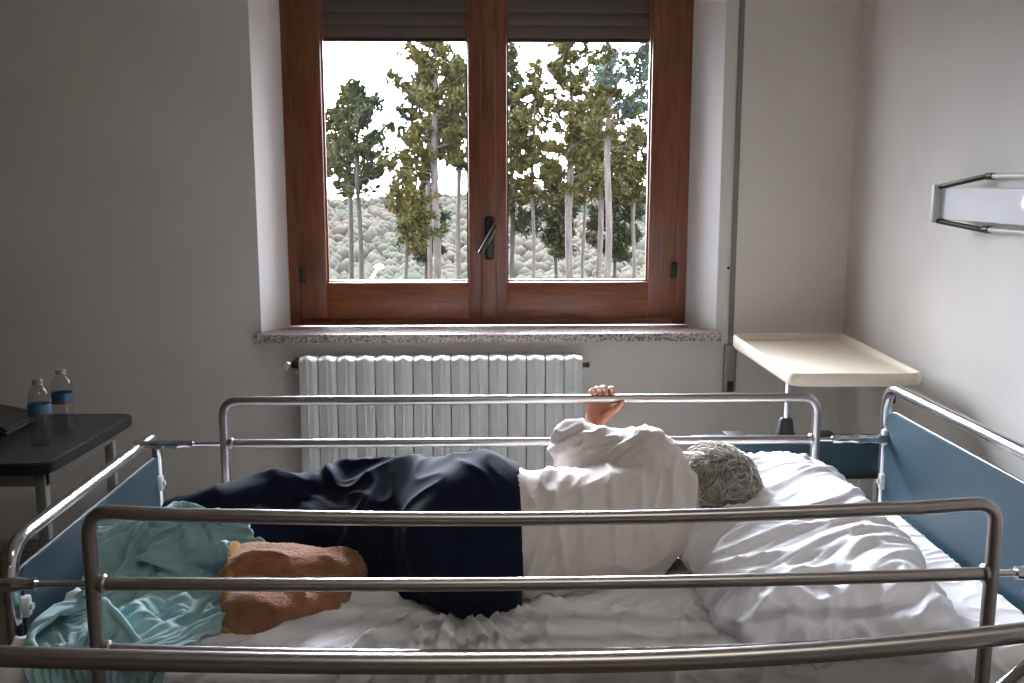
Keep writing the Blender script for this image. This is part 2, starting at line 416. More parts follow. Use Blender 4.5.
for x in (RX0+.2, RX1-.2):
    for z in (.74, .27):
        b = bmesh.new(); box(b, x-.012, x+.012, 3.70, 3.755, z, z+.03); obj('wall_bracket', b, M['rad'], rad)

# ------------------------------------------------------------------ lamp on the right wall
lamp = thing('wall_lamp', 'long white wall lamp with a metal end bracket on the right wall', 'lamp')
LY0, LY1, LX = 1.7, 2.862, 1.335
b = bmesh.new(); box(b, LX, XR, LY0, LY1-.004, 1.355, 1.447, .006); tag(obj('diffuser', b, M['diff'], lamp), 'glossy white front panel')
b = bmesh.new()
for z in (1.478, 1.334): tube(b, [(1.385, LY0-.1, z), (1.385, 2.66, z)], .0075, 12)
obj('side_rail', b, M['clip'], lamp)
b = bmesh.new()
tube(b, fillet([(1.385, 2.67, 1.481), (LX-.006, LY1, 1.448), (LX-.006, LY1, 1.352), (1.385, 2.67, 1.330)], .006), .0075, 10)
obj('end_bracket', b, M['dark_metal'], lamp)
b = bmesh.new(); box(b, LX-.022, LX+.006, LY1-.012, LY1+.010, 1.346, 1.456, .003); obj('end_cap', b, M['clip'], lamp)
for z in (1.478, 1.334):
    b = bmesh.new(); tube(b, [(1.385, 2.655, z), (1.385, 2.69, z)], .010, 10); obj('rail_clamp', b, M['dark_metal'], lamp)

# ------------------------------------------------------------------ the bed
NY, FY, RX_0, RX_1 = 1.632, 2.562, -.676, .902
bed = thing('hospital_bed', 'metal hospital bed with teal end panels and raised side rails, holding the person', 'bed')
def sag(x, a): return -a*(1-((x-.115)/.79)**2)
def rail(Y, z_top, z_mid, z_bot, a_t, a_m, a_b, s, xr):
    pl_, pr = xr
    N = 24
    xs = [pl_+(pr-pl_)*k/N for k in range(N+1)]
    b = bmesh.new()
    pts = [(pl_-.004, Y, .36), (pl_, Y, z_top-.035)]
    top = [(x, Y, z_top+sag(x, a_t)) for x in xs]
    full = fillet([(pl_-.003, Y, .36), (pl_-.003, Y, z_top), (pl_+.15, Y, top[3][2])], .045) + top[4:-3] + fillet([(pr-.15, Y, top[-4][2]), (pr, Y, z_top), (pr-.004, Y, .36)], .045)
    tube(b, full, .0125, 16)
    rl = obj('side_rail', b, M['steel'], bed)
    for nm, z, a, r in (('middle_bar', z_mid, a_m, .0118), ('bottom_bar', z_bot, a_b, .0108)):
        b = bmesh.new(); tube(b, [(x, Y, z+sag(x, a)) for x in xs], r, 14)
        for x in (pl_+.014, pr-.014): lathe(b, [(r+.001, -.006), (r+.005, -.002), (r+.005, .004), (r+.001, .007)], (x, Y, z), 14, 'x')
        obj(nm, b, M['steel'], rl)
    for x0, x1, xe in ((pl_, -.775, -.93), (pr, .945, 1.115)):
        b = bmesh.new(); tube(b, [(x0, Y, z_mid), (x1, Y, z_mid)], .006, 10)
        lo = min(x1, xe); hi = max(x1, xe)
        n = 10; pts = [(lo+(hi-lo)*k/n, Y, z_mid) for k in range(n+1)]
        tube(b, pts, .012, 12, rs=[.0115+.0018*math.sin(k*1.9) for k in range(n+1)])
        obj('slide_sleeve', b, M['chrome'], rl)
    return rl
rail(NY, .902, .771, .650, .022, .010, .022, 1, (-.676, .902))
rail(FY, .889, .772, .651, .001, .001, .001, 1, (-.689, .900))
def end(nm, X, ztop, Yn, Yf, zp, sgn, panel_r):
    b = bmesh.new()
    tube(b, fillet([(X, Yn, .30), (X, Yn, ztop), (X, Yf, ztop), (X, Yf, .30)], .075, 10), .015, 18)
    fr = obj(nm+'_frame', b, M['chrome'], bed)
    b = bmesh.new()
    poly = roundpoly([(Yn+.028, .40), (Yf-.028, .40), (Yf-.028, zp), (Yn+.028, zp)], panel_r)
    a = [b.verts.new((X-.009, y, z)) for y, z in poly]; c = [b.verts.new((X+.009, y, z)) for y, z in poly]
    b.faces.new(a[::-1]); b.faces.new(c); n = len(poly)
    for i in range(n): b.faces.new((a[i], a[(i+1) % n], c[(i+1) % n], c[i]))
    pn = obj(nm+'_panel', b, M['teal'], bed)
    b = bmesh.new()
    n = 24; edge = [p for p in poly if p[1] > zp-.04]
    tube(b, [(X, y, z+.001) for y, z in edge], .0025, 8); tag(obj('panel_edging', b, M['legsteel'], pn), 'pale edge strip')
    for y, s in ((Yn+.02, 1), (Yf-.02, -1)):
        for z in (zp-.075, zp-.2):
            b = bmesh.new(); box(b, X-.02, X+.02, y-.012+s*.008, y+.012+s*.008, z-.022, z+.022, .006); lathe(b, [(.007, -.026), (.007, .026)], (X, y+s*.008, z), 10, 'x')
            obj('panel_clip', b, M['clip'], pn)
    return fr
end('foot', -.922, .763, 1.84, 2.715, .702, 1, .02)
end('head', 1.108, .912, 1.80, 2.605, .848, -1, .04)
# under-frame, legs and castors
b = bmesh.new()
for y in (1.74, 2.50): box(b, -.90, 1.09, y-.02, y+.02, .33, .39, .004)
for x in (-.88, -.3, .4, 1.06): box(b, x-.02, x+.02, 1.74, 2.50, .34, .38, .004)
box(b, -.88, 1.06, 1.72, 2.52, .385, .41, .004)
obj('base_frame', b, M['legsteel'], bed)
for x in (-.922, 1.108):
    for y in ((1.84, 2.715) if x < 0 else (1.80, 2.605)):
        b = bmesh.new(); tube(b, [(x, y, .13), (x, y, .32)], .018); obj('leg', b, M['legsteel'], bed)
        b = bmesh.new(); lathe(b, [(.02, -.016), (.06, -.016), (.065, -.008), (.065, .008), (.06, .016), (.02, .016)], (x, y, .065), 20, 'y'); cst = obj('castor', b, M['black'], bed)
        b = bmesh.new(); box(b, x-.015, x+.015, y-.024, y+.024, .06, .14, .006); obj('castor_fork', b, M['dark_metal'], cst)

# mattress
MZ = .585
mt = bmesh.new(); box(mt, -.895, 1.085, 1.710, 2.52, .411, MZ-.03, .035, 4)
tag(obj('mattress', mt, M['mattress']), 'thick white covered mattress lying on the hospital bed frame', 'mattress')

# ------------------------------------------------------------------ sheets: surfaces draped over the mattress edge
def drape(u, zb, ye=1.694, yf=2.535, r=.035):
    """u = distance across the bed counted from the far edge; returns y, z and normal (ny, nz)"""
    L1 = yf-ye-r; y = np.where(u < L1, yf-u, 0.); z = np.full_like(u, zb); ny = np.zeros_like(u); nz = np.ones_like(u)
    arc = r*math.pi/2; a = np.clip((u-L1)/r, 0, math.pi/2); m = (u >= L1)
    y = np.where(m, ye+r-r*np.sin(a), y); z = np.where(m, zb-r+r*np.cos(a), z); ny = np.where(m, -np.sin(a), 0); nz = np.where(m, np.cos(a), 1)
    m2 = u > L1+arc; z = np.where(m2, zb-r-(u-L1-arc), z)
    return y, z, ny, nz

def radial(x, y, cx, cy, n, ph, r0, r1, warp):
    dx, dy = x-cx, y-cy; r = np.hypot(dx, dy); a = np.arctan2(dy, dx)
    p = np.stack([a*n+ph+warp*noise(np.stack([x*5, y*5, np.full_like(x, ph)], -1)), r*1.3, np.full_like(x, ph)], -1)
    return ridge(p, 2)*np.clip((r-r0*.3)/r0, 0, 1)*np.exp(-(r/r1)**2)

def build_sheet():
    nu, nx = 330, 470
    U = np.linspace(0, 1.16, nu)[:, None]*np.ones((1, nx)); X = np.linspace(-.885, 1.082, nx)[None, :]*np.ones((nu, 1))
    y, z, ny, nz = drape(U, MZ+.006)
    fl = 2.535-U   # unrolled coordinate
    d = .013*fbm(np.stack([X*2.2, fl*2.2, 0*X+3], -1), 2)
    d += .026*radial(X, fl, -.06, 1.93, 3.1, 1.0, .10, .55, .5)
    d += .018*radial(X, fl, -.06, 1.93, 6.3, 7.0, .12, .45, .6)
    d += .018*radial(X, fl, .44, 2.03, 4.2, 4.0, .08, .35, .5)
    wx = X+.10*noise(np.stack([X*3, fl*3, 0*X+9], -1)); wy = fl+.10*noise(np.stack([X*3, fl*3, 0*X+19], -1))
    d += .013*ridge(np.stack([wx*3+wy*2, wy*9-wx*3, 0*X], -1), 4)*np.clip((.9-X)*3, 0, 1)
    d += .004*ridge(np.stack([wx*9+wy*5, wy*16-wx*8, 0*X+5], -1), 3)
    # the body presses the mattress down
    d -= .022*np.exp(-((X-.05)/.5)**2-((fl-2.05)/.22)**2)
    hang = np.clip((U-.87)*6, 0, 1); d = d*(1-.8*hang)+hang*.004*np.sin(X*22+3*noise(np.stack([X*4, U*2, 0*X], -1)))
    y = y+ny*d; z = z+nz*d
    V = np.stack([X, y, z], -1).reshape(-1, 3)
    i = np.arange((nu-1)*nx).reshape(nu-1, nx)[:, :-1].ravel()
    return V, np.stack([i, i+nx, i+nx+1, i+1], 1)
v, f = build_sheet()
o = mesh_np('bed_sheet', v, f, M['sheet']); tag(o, 'wrinkled white bed sheet spread over the mattress under the person', 'sheet')
md = o.modifiers.new('thickness', 'SOLIDIFY'); md.thickness = .002; md.offset = 1

# pillow
def build_pillow():
    c = np.array([.677, 2.080, .668]); r = np.array([.236, .43, .092])
    def f(P):
        q = P-c; q[..., 2] -= .10*(P[..., 1]-2.065)-.012
        # nearer end lies a little to the left
        qx = q[..., 0]; qy = q[..., 1]; qz = q[..., 2]
        e = (np.abs(qx/r[0])**4.2+np.abs(qy/r[1])**4.6)
        hgt = r[2]*np.clip(1-e, 0, 1)**.5
        base = .55
        dz = np.where(qz > 0, qz-hgt, -qz-hgt*base)
        d2 = (e**(1/4.4)-1)*min(r[0], r[1])
        d = np.where(e < 1, dz*.7, np.sqrt(np.maximum(d2, 0)**2+np.maximum(np.abs(qz)-.004, 0)**2)-.003)
        # dent of the head
        d = np.maximum(d, -(sd_ell(P, (.49, 2.21, .79), (.17, .15, .12))))
        return d
    v, fc = surface_nets(f, c-r-.04, c+r+.04, .007)
    v = relax(v, fc, 3); n = vnormals(v, fc)
    x, y = v[:, 0], v[:, 1]; wz = noise(v*4)
    p = np.stack([x*4+.9*wz+y*2, y*13-x*5+1.2*wz, v[:, 2]*3], -1)
    d = .012*ridge(p, 3)+.007*ridge(np.stack([x*7+wz, y*24-x*14+2*wz, v[:, 2]*4+3], -1), 3)+.014*noise(v*5+4)
    side = np.clip((1.85-y)*5, 0, 1)
    d += side*(.016*ridge(np.stack([x*9+v[:, 2]*14+2*wz, y*5, v[:, 2]*16-x*6], -1), 2)+.007*ridge(np.stack([x*24+2*wz, y*8, v[:, 2]*28-x*12], -1), 2)-.008)
    v = v+n*d[:, None]
    return relax(v, fc, 1, .3), fc
v, f = build_pillow()
o = mesh_np('pillow', v, f, M['pillow']); tag(o, 'large white pillow with creased cotton case under the grey-haired head', 'pillow')
# open hem of the pillowcase at the near end, folded down
def hem():
    n, m = 60, 14; V = []
    for j in range(m):
        for i in range(n):
            s = i/(n-1); t = j/(m-1); x = .44+s*.50
            a = t*1.7; yy = 1.66-.05*math.sin(a)-.008*math.sin(x*40+t*2); zz = .675-.075*t**1.3+.006*math.sin(x*23)-.02*abs(s-.5)
            V.append((x, yy, max(zz, .5)))
    F = [(j*n+i, j*n+i+1, (j+1)*n+i+1, (j+1)*n+i) for j in range(m-1) for i in range(n-1)]
    return np.array(V), np.array(F)

# ------------------------------------------------------------------ person
# one continuous body lying on its right side, facing the window; clothes are grown around it
def body_core(P, g=0.0):
    d = sd_cone(P, (.02, 1.925, .735), (.34, 2.06, .722), .116+g, .100+g)
    return d
def legs(P, g):
    L = smin(sd_cone(P, (.0, 1.95, .755), (-.30, 2.25, .712), .108+g, .068+g), sd_cone(P, (-.30, 2.25, .712), (-.72, 2.20, .665), .066+g, .040+g), .03)
    Rr = smin(sd_cone(P, (.0, 1.93, .695), (-.34, 2.14, .655), .105+g, .064+g), sd_cone(P, (-.34, 2.14, .655), (-.74, 2.07, .635), .062+g, .038+g), .03)
    return smin(L, Rr, .03)
SH = np.array([0, .055, -.012])
def f_body(P):
    P = P-SH
    d = smin(body_core(P), legs(P, 0), .06)
    for a, c in (((-.72, 2.20, .66), (-.80, 2.30, .655)), ((-.74, 2.07, .635), (-.82, 2.17, .63))):
        d = smin(d, sd_cone(P, a, c, .036, .024), .02)                      # feet, under the turquoise cloth
    d = smin(d, sd_cone(P, (.385, 2.10, .815), (.215, 2.165, .862), .050, .028), .05)    # left upper arm
    d = smin(d, sd_cone(P, (.215, 2.165, .862), (.31, 2.40, .72), .027, .024), .02)    # left forearm, in front of the chest
    d = smin(d, sd_cone(P, (.31, 2.40, .72), (.36, 2.46, .68), .026, .03), .02)
    d = smin(d, sd_cone(P, (.39, 2.13, .665), (.28, 2.36, .70), .055, .04), .04)       # right upper arm
    d = smin(d, sd_cone(P, (.28, 2.33, .70), (.300, 2.510, .817), .036, .024), .02)    # right forearm up to the rail
    d = smin(d, sd_cone(P, (.40, 2.11, .755), (.455, 2.135, .765), .06, .052), .05)     # neck
    d = smin(d, sd_ell(P, (.520, 2.155, .775), (.105, .088, .072)), .02)               # skull
    d = smin(d, sd_ell(P, (.480, 2.205, .770), (.075, .055, .058)), .03)               # face
    d = smin(d, sd_cone(P, (.505, 2.262, .768), (.473, 2.278, .768), .008, .013), .012) # nose
    d = smin(d, sd_cone(P, (.447, 2.258, .757), (.447, 2.258, .783), .008, .008), .008) # mouth
    for s in (1, -1):
        z = .772+s*.072
        e = sd_ell(P, (.477, 2.148, z), (.031, .020, .009)); e = np.maximum(e, -sd_ell(P, (.479, 2.152, z+s*.010), (.018, .010, .007)))
        d = smin(d, e, .006)
        d = np.maximum(d, -sd_ell(P, (.513, 2.266, .770+s*.028), (.012, .012, .012)))  # eye sockets
        d = np.minimum(d, sd_ell(P, (.513, 2.250, .770+s*.027), (.010, .010, .010)))
    return d
vb, fb = surface_nets(f_body, (-.88, 1.80, .53), (.68, 2.62, .93), .0068); vb = relax(vb, fb, 1, .4)
# right hand closed on the far rail, palm towards the camera
def f_hand(P):
    P = P+np.array([.004, 0, .004])
    rz = .892
    d = sd_cone(P, (.296, 2.545, .803), (.305, 2.580, .826), .023, .022, (1, 1, 1))
    pal = 1e3
    K = [(.293, 2.600, .872), (.309, 2.603, .877), (.327, 2.603, .879), (.345, 2.600, .876)]    # knuckles, little finger to index
    Wr = [(.293, 2.580, .826), (.300, 2.581, .824), (.308, 2.581, .824), (.317, 2.580, .827)]
    for k, wv in zip(K, Wr): pal = smin(pal, sd_cone(P, wv, k, .0135, .0105), .012)
    d = smin(d, pal, .014)
    d = smin(d, sd_cone(P, (.316, 2.574, .830), (.340, 2.566, .850), .0145, .0125), .010)      # thenar mound
    fr = [.0074, .0082, .0086, .0084]; tip = [(.300, 2.556, .9085), (.314, 2.551, .910), (.329, 2.550, .9105), (.348, 2.553, .9105)]
    pip = [(.295, 2.593, .905), (.310, 2.596, .911), (.327, 2.596, .914), (.346, 2.593, .911)]
    dip = [(.298, 2.573, .9135), (.312, 2.571, .9165), (.328, 2.571, .918), (.347, 2.571, .9165)]
    for i in range(4):
        r = fr[i]
        c = smin(sd_cone(P, K[i], pip[i], r+.0012, r+.0004), sd_cone(P, pip[i], dip[i], r+.0002, r-.0002), .003)
        c = smin(c, sd_cone(P, dip[i], tip[i], r-.0002, r-.0016), .003)
        d = smin(d, c, .004)
    t = smin(sd_cone(P, (.338, 2.562, .852), (.357, 2.549, .868), .0115, .0098), sd_cone(P, (.357, 2.549, .868), (.371, 2.538, .888), .0098, .0074), .004)
    d = smin(d, t, .006)
    return np.maximum(d, -(np.hypot(P[..., 1]-FY, P[..., 2]-rz)-.0133))
vh, fh = surface_nets(f_hand, (.26, 2.51, .775), (.395, 2.625, .935), .0019); vh = relax(vh, fh, 2, .5)
# drop the coarse wrist end inside the hand's root
me = bpy.data.meshes.new('person')
me.from_pydata([tuple(x) for x in np.concatenate([vb, vh])], [], [tuple(int(i) for i in q) for q in np.concatenate([fb, fh+len(vb)])]); me.update()
person = link('person', me, M['skin'])
tag(person, 'grey-haired person lying curled with back to the camera, hand gripping the far bed rail', 'person')

def f_shirt(P):
    P = P-SH
    d = sd_cone(P, (.06, 1.925, .738), (.30, 2.02, .722), .138, .122)
    d = smin(d, sd_cone(P, (.30, 2.02, .722), (.385, 2.09, .735), .122, .105), .04)
    d = smin(d, sd_ell(P, (.390, 2.115, .785), (.090, .10, .092)), .05)
    arm = sd_cone(P, (.355, 2.085, .854), (.215, 2.165, .860), .066, .053)
    fore = sd_cone(P, (.215, 2.165, .860), (.30, 2.385, .73), .054, .038)
    arm = smin(arm, sd_ell(P, (.382, 2.100, .815), (.084, .090, .088)), .045)
    d = smin(d, smin(arm, fore, .035), .012)
    r = smin(sd_cone(P, (.39, 2.13, .675), (.28, 2.36, .70), .07, .052), sd_cone(P, (.28, 2.33, .70), (.290, 2.472, .790), .048, .034), .03)
    d = smin(d, r, .03)
    d = np.maximum(d, .060-P[..., 0])
    d = np.maximum(d, -sd_cone(P, (.46, 2.13, .765), (.55, 2.15, .775), .062, .07))
    return d
vs, fs = surface_nets(f_shirt, (.03, 1.79, .54), (.53, 2.58, .95), .0052); vs = relax(vs, fs, 2)
n = vnormals(vs, fs); x, y, z = vs.T
wz = noise(vs*5+2)
# folds: hoops round the trunk, lengthwise creases along the sleeve
q_ = vs-SH
onarm = np.clip((.024-np.minimum(sd_cone(q_, (.355, 2.085, .854), (.215, 2.165, .860), .066, .053), sd_cone(q_, (.215, 2.165, .860), (.30, 2.385, .73), .054, .038)))/.02, 0, 1)
hoop = ridge(np.stack([x*10-y*3-(z-.7)*3+1.0*wz, y*2.2, z*2.2], -1), 3)
fine = ridge(np.stack([x*19-y*8-z*6+1.6*wz, y*4, z*4+7], -1), 3)
slv = ridge(np.stack([x*9+z*7+1.2*wz, (z+y*.4)*24-x*15+1.5*wz, y*4], -1), 1.6)
slv2 = ridge(np.stack([x*20-z*10+1.5*wz, z*42-x*22+1.5*wz, y*8+3], -1), 1.6)
low = 1-.7*np.clip((z-.79)*14, 0, 1)
d = (1-onarm)*(.015*hoop+.008*fine-.004)*low+onarm*(.010*slv+.006*slv2-.005)
# bunched cloth where the shirt rides up above the waistband
bun = np.clip((.17-x)*11, 0, 1)*np.clip((z-.76)*9, 0, 1)*np.clip((x-.08)*40, 0, 1)
d += bun*(.020*ridge(np.stack([x*24+2*wz, y*9, z*12], -1), 2)-.006)
for x0, k, a_ in ((.150, -.10, .013), (.195, .05, .012), (.262, .12, .010), (.325, .22, .009)):     # long folds round the trunk
    d += (1-onarm)*low*a_*np.exp(-((x-x0-k*(z-.74)-.012*wz)/.0085)**2)*np.clip((z-.62)*9, 0, 1)
d += .008*noise(vs*7)
vs = relax(vs+n*d[:, None], fs, 1, .3)
shirt = mesh_np('shirt', vs, fs, M['shirt'], person); tag(shirt, 'loose off-white long-sleeved shirt')

def f_trous(P):
    P = P-SH
    d = sd_cone(P, (.075, 1.93, .735), (-.02, 1.92, .735), .142, .143)
    L = smin(sd_cone(P, (.0, 1.95, .752), (-.30, 2.24, .715), .122, .086), sd_cone(P, (-.30, 2.24, .715), (-.72, 2.20, .675), .083, .056), .03)
    Rr = smin(sd_cone(P, (.0, 1.91, .70), (-.34, 2.13, .660), .125, .082), sd_cone(P, (-.34, 2.13, .66), (-.74, 2.07, .64), .078, .052), .03)
    d = smin(d, smin(L, Rr, .04), .05)
    return np.maximum(d, P[..., 0]-.071)
vt, ft = surface_nets(f_trous, (-.83, 1.77, .53), (.10, 2.44, .92), .0062); vt = relax(vt, ft, 2)
n = vnormals(vt, ft); x, y, z = vt.T; wz = noise(vt*4+8)
d = .018*ridge(np.stack([x*7+y*5+1.2*wz, y*4-x*2, z*3+1], -1), 2.4)+.007*ridge(np.stack([x*15+y*8+1.5*wz, y*7, z*6+2], -1), 2.5)+.012*noise(vt*6)
d *= np.clip((.07-x)*14, .12, 1); d += .004
vt = relax(vt+n*d[:, None], ft, 1, .3)
tr = mesh_np('trousers', vt, ft, M['navy'], person); tag(tr, 'dark navy trousers')
b = bmesh.new(); 

# hair: a cap shaped to the skull plus many curved locks
def f_hair(P):
    P = P-SH
    d = sd_ell(P, (.522, 2.145, .775), (.108, .095, .082))
    d = np.maximum(d, (P[..., 1]-2.150)*.9-(P[..., 0]-.485)*1.0-.0)
    d = np.maximum(d, -sd_ell(P, (.470, 2.160, .772+.076), (.046, .040, .036)))
    return d
vr, fr_ = surface_nets(f_hair, (.40, 2.07, .65), (.67, 2.32, .88), .005); vr = relax(vr, fr_, 2); n = vnormals(vr, fr_)
wz = noise(vr*22)
d = .010*ridge(np.stack([vr[:, 0]*26+2*wz, vr[:, 1]*26+2*wz, vr[:, 2]*26], -1), 1.5)+.004*noise(vr*60)
vr2 = vr+n*(d-.003)[:, None]
hv = [tuple(p) for p in vr2]; hf = [tuple(int(i) for i in q) for q in fr_]
rr = random.Random(5)
for k in rr.sample(range(len(vr)), min(1300, len(vr))):
    p = Vector(vr[k]); nn = Vector(n[k])
    if (p-Vector((.470, 2.215, .836))).length < .05: continue
    fl = Vector((-.9, -.15, -.25))+Vector((rr.gauss(0, .45), rr.gauss(0, .45), rr.gauss(0, .45)))
    fl += Vector((noise(vr[k:k+1]*18)[0], noise(vr[k:k+1]*18+5)[0], noise(vr[k:k+1]*18+9)[0]))*1.6
    t = (fl-nn*fl.dot(nn)).normalized(); side = nn.cross(t); L = rr.uniform(.022, .046); wd = rr.uniform(.0018, .0040); cur = rr.uniform(-1, 1)
    base = len(hv)
    for s in range(5):
        u = s/4; c = p+t*L*u+nn*(.004+.011*math.sin(u*2.6))+side*cur*.012*u*u; ww = wd*(1-.75*u)
        for a in (0, 2.1, 4.2):
            q = c+side*math.cos(a)*ww+nn*math.sin(a)*ww; hv.append(tuple(q))
    for s in range(4):
        for a in range(3):
            i0 = base+s*3+a; i1 = base+s*3+(a+1) % 3; hf.append((i0, i1, i1+3, i0+3))
me = bpy.data.meshes.new('hair'); me.from_pydata(hv, [], hf); me.update()
tag(link('hair', me, M['hair'], person), 'short wavy grey hair')

# ------------------------------------------------------------------ cloths at the foot of the bed
# the turquoise cloth is let fall, crumpled, over the mattress edge and the feet, and kept where it settles
def boxc(x0, x1, y0, y1, z0, z1):
    v = [(x, y, z) for x in (x0, x1) for y in (y0, y1) for z in (z0, z1)]
    return v, [(0, 1, 3, 2), (4, 6, 7, 5), (0, 4, 5, 1), (2, 3, 7, 6), (0, 2, 6, 4), (1, 5, 7, 3)]
def capsule(a, b, ra, rb):
    a = np.array(a)+SH; b = np.array(b)+SH; m = max(ra, rb)+.03
    return surface_nets(lambda P: sd_cone(P, a, b, ra, rb), np.minimum(a, b)-m, np.maximum(a, b)+m, .02)
def settle_cloth(verts, faces, rest, colliders, frames):
    me = bpy.data.meshes.new('cloth'); me.from_pydata([tuple(v) for v in verts], [], [tuple(int(i) for i in f) for f in faces]); me.update()
    o = bpy.data.objects.new('cloth', me); C.objects.link(o)
    o.shape_key_add(name='Basis'); k = o.shape_key_add(name='rest')
    k.data.foreach_set('co', np.asarray(rest, float).ravel()); k.value = 0
    cm = o.modifiers.new('cloth', 'CLOTH'); s = cm.settings
    s.quality = 6; s.mass = .35; s.tension_stiffness = 8; s.compression_stiffness = 8; s.shear_stiffness = 4; s.bending_stiffness = 1.6
    s.tension_damping = 10; s.compression_damping = 10; s.shear_damping = 10; s.bending_damping = 2; s.air_damping = 3
    s.rest_shape_key = o.data.shape_keys.key_blocks['rest']
    cc = cm.collision_settings; cc.use_collision = True; cc.distance_min = .006; cc.collision_quality = 3; cc.use_self_collision = True
    cc.self_distance_min = .006; cc.self_friction = 20; cc.friction = 80
    cols = []
    for cv, cf in colliders:
        m2 = bpy.data.meshes.new('collider'); m2.from_pydata([tuple(v) for v in cv], [], [tuple(int(i) for i in f) for f in cf]); m2.update()
        c = bpy.data.objects.new('collider', m2); C.objects.link(c); c.modifiers.new('collision', 'COLLISION')
        c.collision.thickness_outer = .006; c.collision.cloth_friction = 80; cols.append(c)
    cm.point_cache.frame_start = 1; cm.point_cache.frame_end = frames+1
    for fr in range(1, frames+1): sc.frame_set(fr)
    ev = o.evaluated_get(bpy.context.evaluated_depsgraph_get()); m3 = ev.to_mesh()
    out = np.empty(len(m3.vertices)*3); m3.vertices.foreach_get('co', out); ev.to_mesh_clear()
    for c in cols+[o]: bpy.data.objects.remove(c, do_unlink=True)
    sc.frame_set(1)
    return out.reshape(-1, 3)
nu, nv = 60, 80
Ug, Vg = np.meshgrid(np.linspace(0, 1, nu), np.linspace(0, 1, nv))
n1 = noise(np.stack([Ug*3, Vg*3, 0*Ug], -1)); n2 = noise(np.stack([Ug*3, Vg*3, 0*Ug+9], -1))
X = -.893+(.375+.10*np.clip(Vg*1.6, 0, 1))*Ug+.05*n1*(.2+Ug*(1-Ug)*3)
T = np.clip((Vg-.16)/.84, 0, 1); T5 = np.clip(T*5, 0, 1)
Y = np.where(Vg < .16, 1.664, 1.664+T*.60+.05*n2*T*(1-T)*3)
Z = np.where(Vg < .16, .655-(.16-Vg)*1.16*.9, .655+.135*np.clip((Y-1.97)/.14, 0, 1)+.055*T5*(1+np.sin(Ug*13+5*Vg+2.5*n1))+.04*T5*np.sin(Vg*14-4*Ug+2.5*n2))
Y = Y+np.where(Vg < .16, .008*np.sin(Ug*24), 0)
_i = np.arange((nv-1)*nu).reshape(nv-1, nu)[:, :-1].ravel(); TF = np.stack([_i, _i+1, _i+nu+1, _i+nu], 1)
TV = settle_cloth(np.stack([X, Y, Z], -1).reshape(-1, 3), TF, np.stack([Ug*.82, Vg*1.10, 0*Ug], -1).reshape(-1, 3),
    [boxc(-.9, 1, 1.688, 2.52, .3, .596), boxc(-1.1, -.908, 1.2, 2.9, .3, 1.4), boxc(-1.2, 1, 1.55, 1.642, -.2, 1.4),
     capsule((-.30, 2.24, .715), (-.86, 2.20, .66), .105, .075), capsule((-.34, 2.13, .66), (-.86, 2.07, .64), .100, .072)], 44)
o = mesh_np('turquoise_cloth', TV, TF, M['turq']); tag(o, 'crumpled turquoise cloth heaped at the foot of the bed', 'cloth')
md = o.modifiers.new('smooth', 'SUBSURF'); md.levels = 1; md.render_levels = 1
md = o.modifiers.new('thickness', 'SOLIDIFY'); md.thickness = .003

def f_brown(P):
    P = P-np.array([.015, .055, -.012])
    d = sd_cone(P, (-.500, 1.93, .655), (-.325, 1.935, .650), .075, .055, (1, 1.15, .85))
    d = smin(d, sd_cone(P, (-.475, 1.80, .635), (-.345, 1.84, .625), .065, .045, (1, 1.1, .75)), .035)
    return np.maximum(d, -.545-P[..., 0]+.12*(1.95-P[..., 1])*-1)
vb2, fb2 = surface_nets(f_brown, (-.60, 1.70, .53), (-.20, 2.12, .76), .0052); vb2 = relax(vb2, fb2, 2); n = vnormals(vb2, fb2)
d = .012*noise(vb2*9)+.010*ridge(np.stack([vb2[:, 0]*5, vb2[:, 1]*14, vb2[:, 2]*8], -1), 2)+.0022*noise(vb2*110)
bl = mesh_np('brown_blanket', vb2+n*d[:, None], fb2, M['brown']); tag(bl, 'folded brown fleece blanket tucked behind the navy trouser legs', 'blanket')
b = bmesh.new(); bo = (.015, .055, -.012)
tube(b, [tuple(p[i]+bo[i] for i in range(3)) for p in [(-.540, 1.985, .665), (-.545, 1.95, .712), (-.540, 1.90, .705), (-.530, 1.84, .675), (-.520, 1.775, .655), (-.508, 1.735, .615)]], .011, 10, flat=.7)
tag(obj('hem', b, M['ochre'], bl), 'ochre hem')

# ------------------------------------------------------------------ bedside cabinet with swivelling tray
cab = thing('overbed_table', 'cream tray on a chrome pole over a narrow teal box, between bed and corner', 'table')
b = bmesh.new(); box(b, .665, 1.285, 2.985, 3.055, .538, .660, .005); obj('drawer_box', b, M['teal'], cab)
b = bmesh.new(); box(b, .660, 1.290, 2.980, 3.060, .530, .541, .003); obj('box_base_strip', b, M['black'], cab)
for x0, x1 in ((.772, .838), (1.060, 1.125)):
    b = bmesh.new(); box(b, x0, x1, 2.99, 3.075, .660, .667, .002); obj('lid_clip', b, M['black'], cab)
for x in (.72, 1.23):
    b = bmesh.new(); box(b, x-.018, x+.018, 3.0, 3.04, .08, .535, .003); obj('leg', b, M['legsteel'], cab)
    b = bmesh.new(); box(b, x-.02, x+.02, 2.90, 3.40, .05, .085, .006); f_ = obj('foot_bar', b, M['legsteel'], cab)
    for y in (2.93, 3.37):
        b = bmesh.new(); lathe(b, [(.010, -.009), (.024, -.009), (.0255, 0), (.024, .009), (.010, .009)], (x, y, .026), 14, 'x'); obj('castor', b, M['black'], f_)
b = bmesh.new(); tube(b, [(.962, 3.02, .66), (.962, 3.02, .86)], .0135); obj('pole', b, M['chrome'], cab)
b = bmesh.new(); lathe(b, [(.032, .660), (.030, .675), (.025, .685), (.022, .715), (.015, .724)], (.962, 3.02, 0), 18); obj('pole_sleeve', b, M['black'], cab)
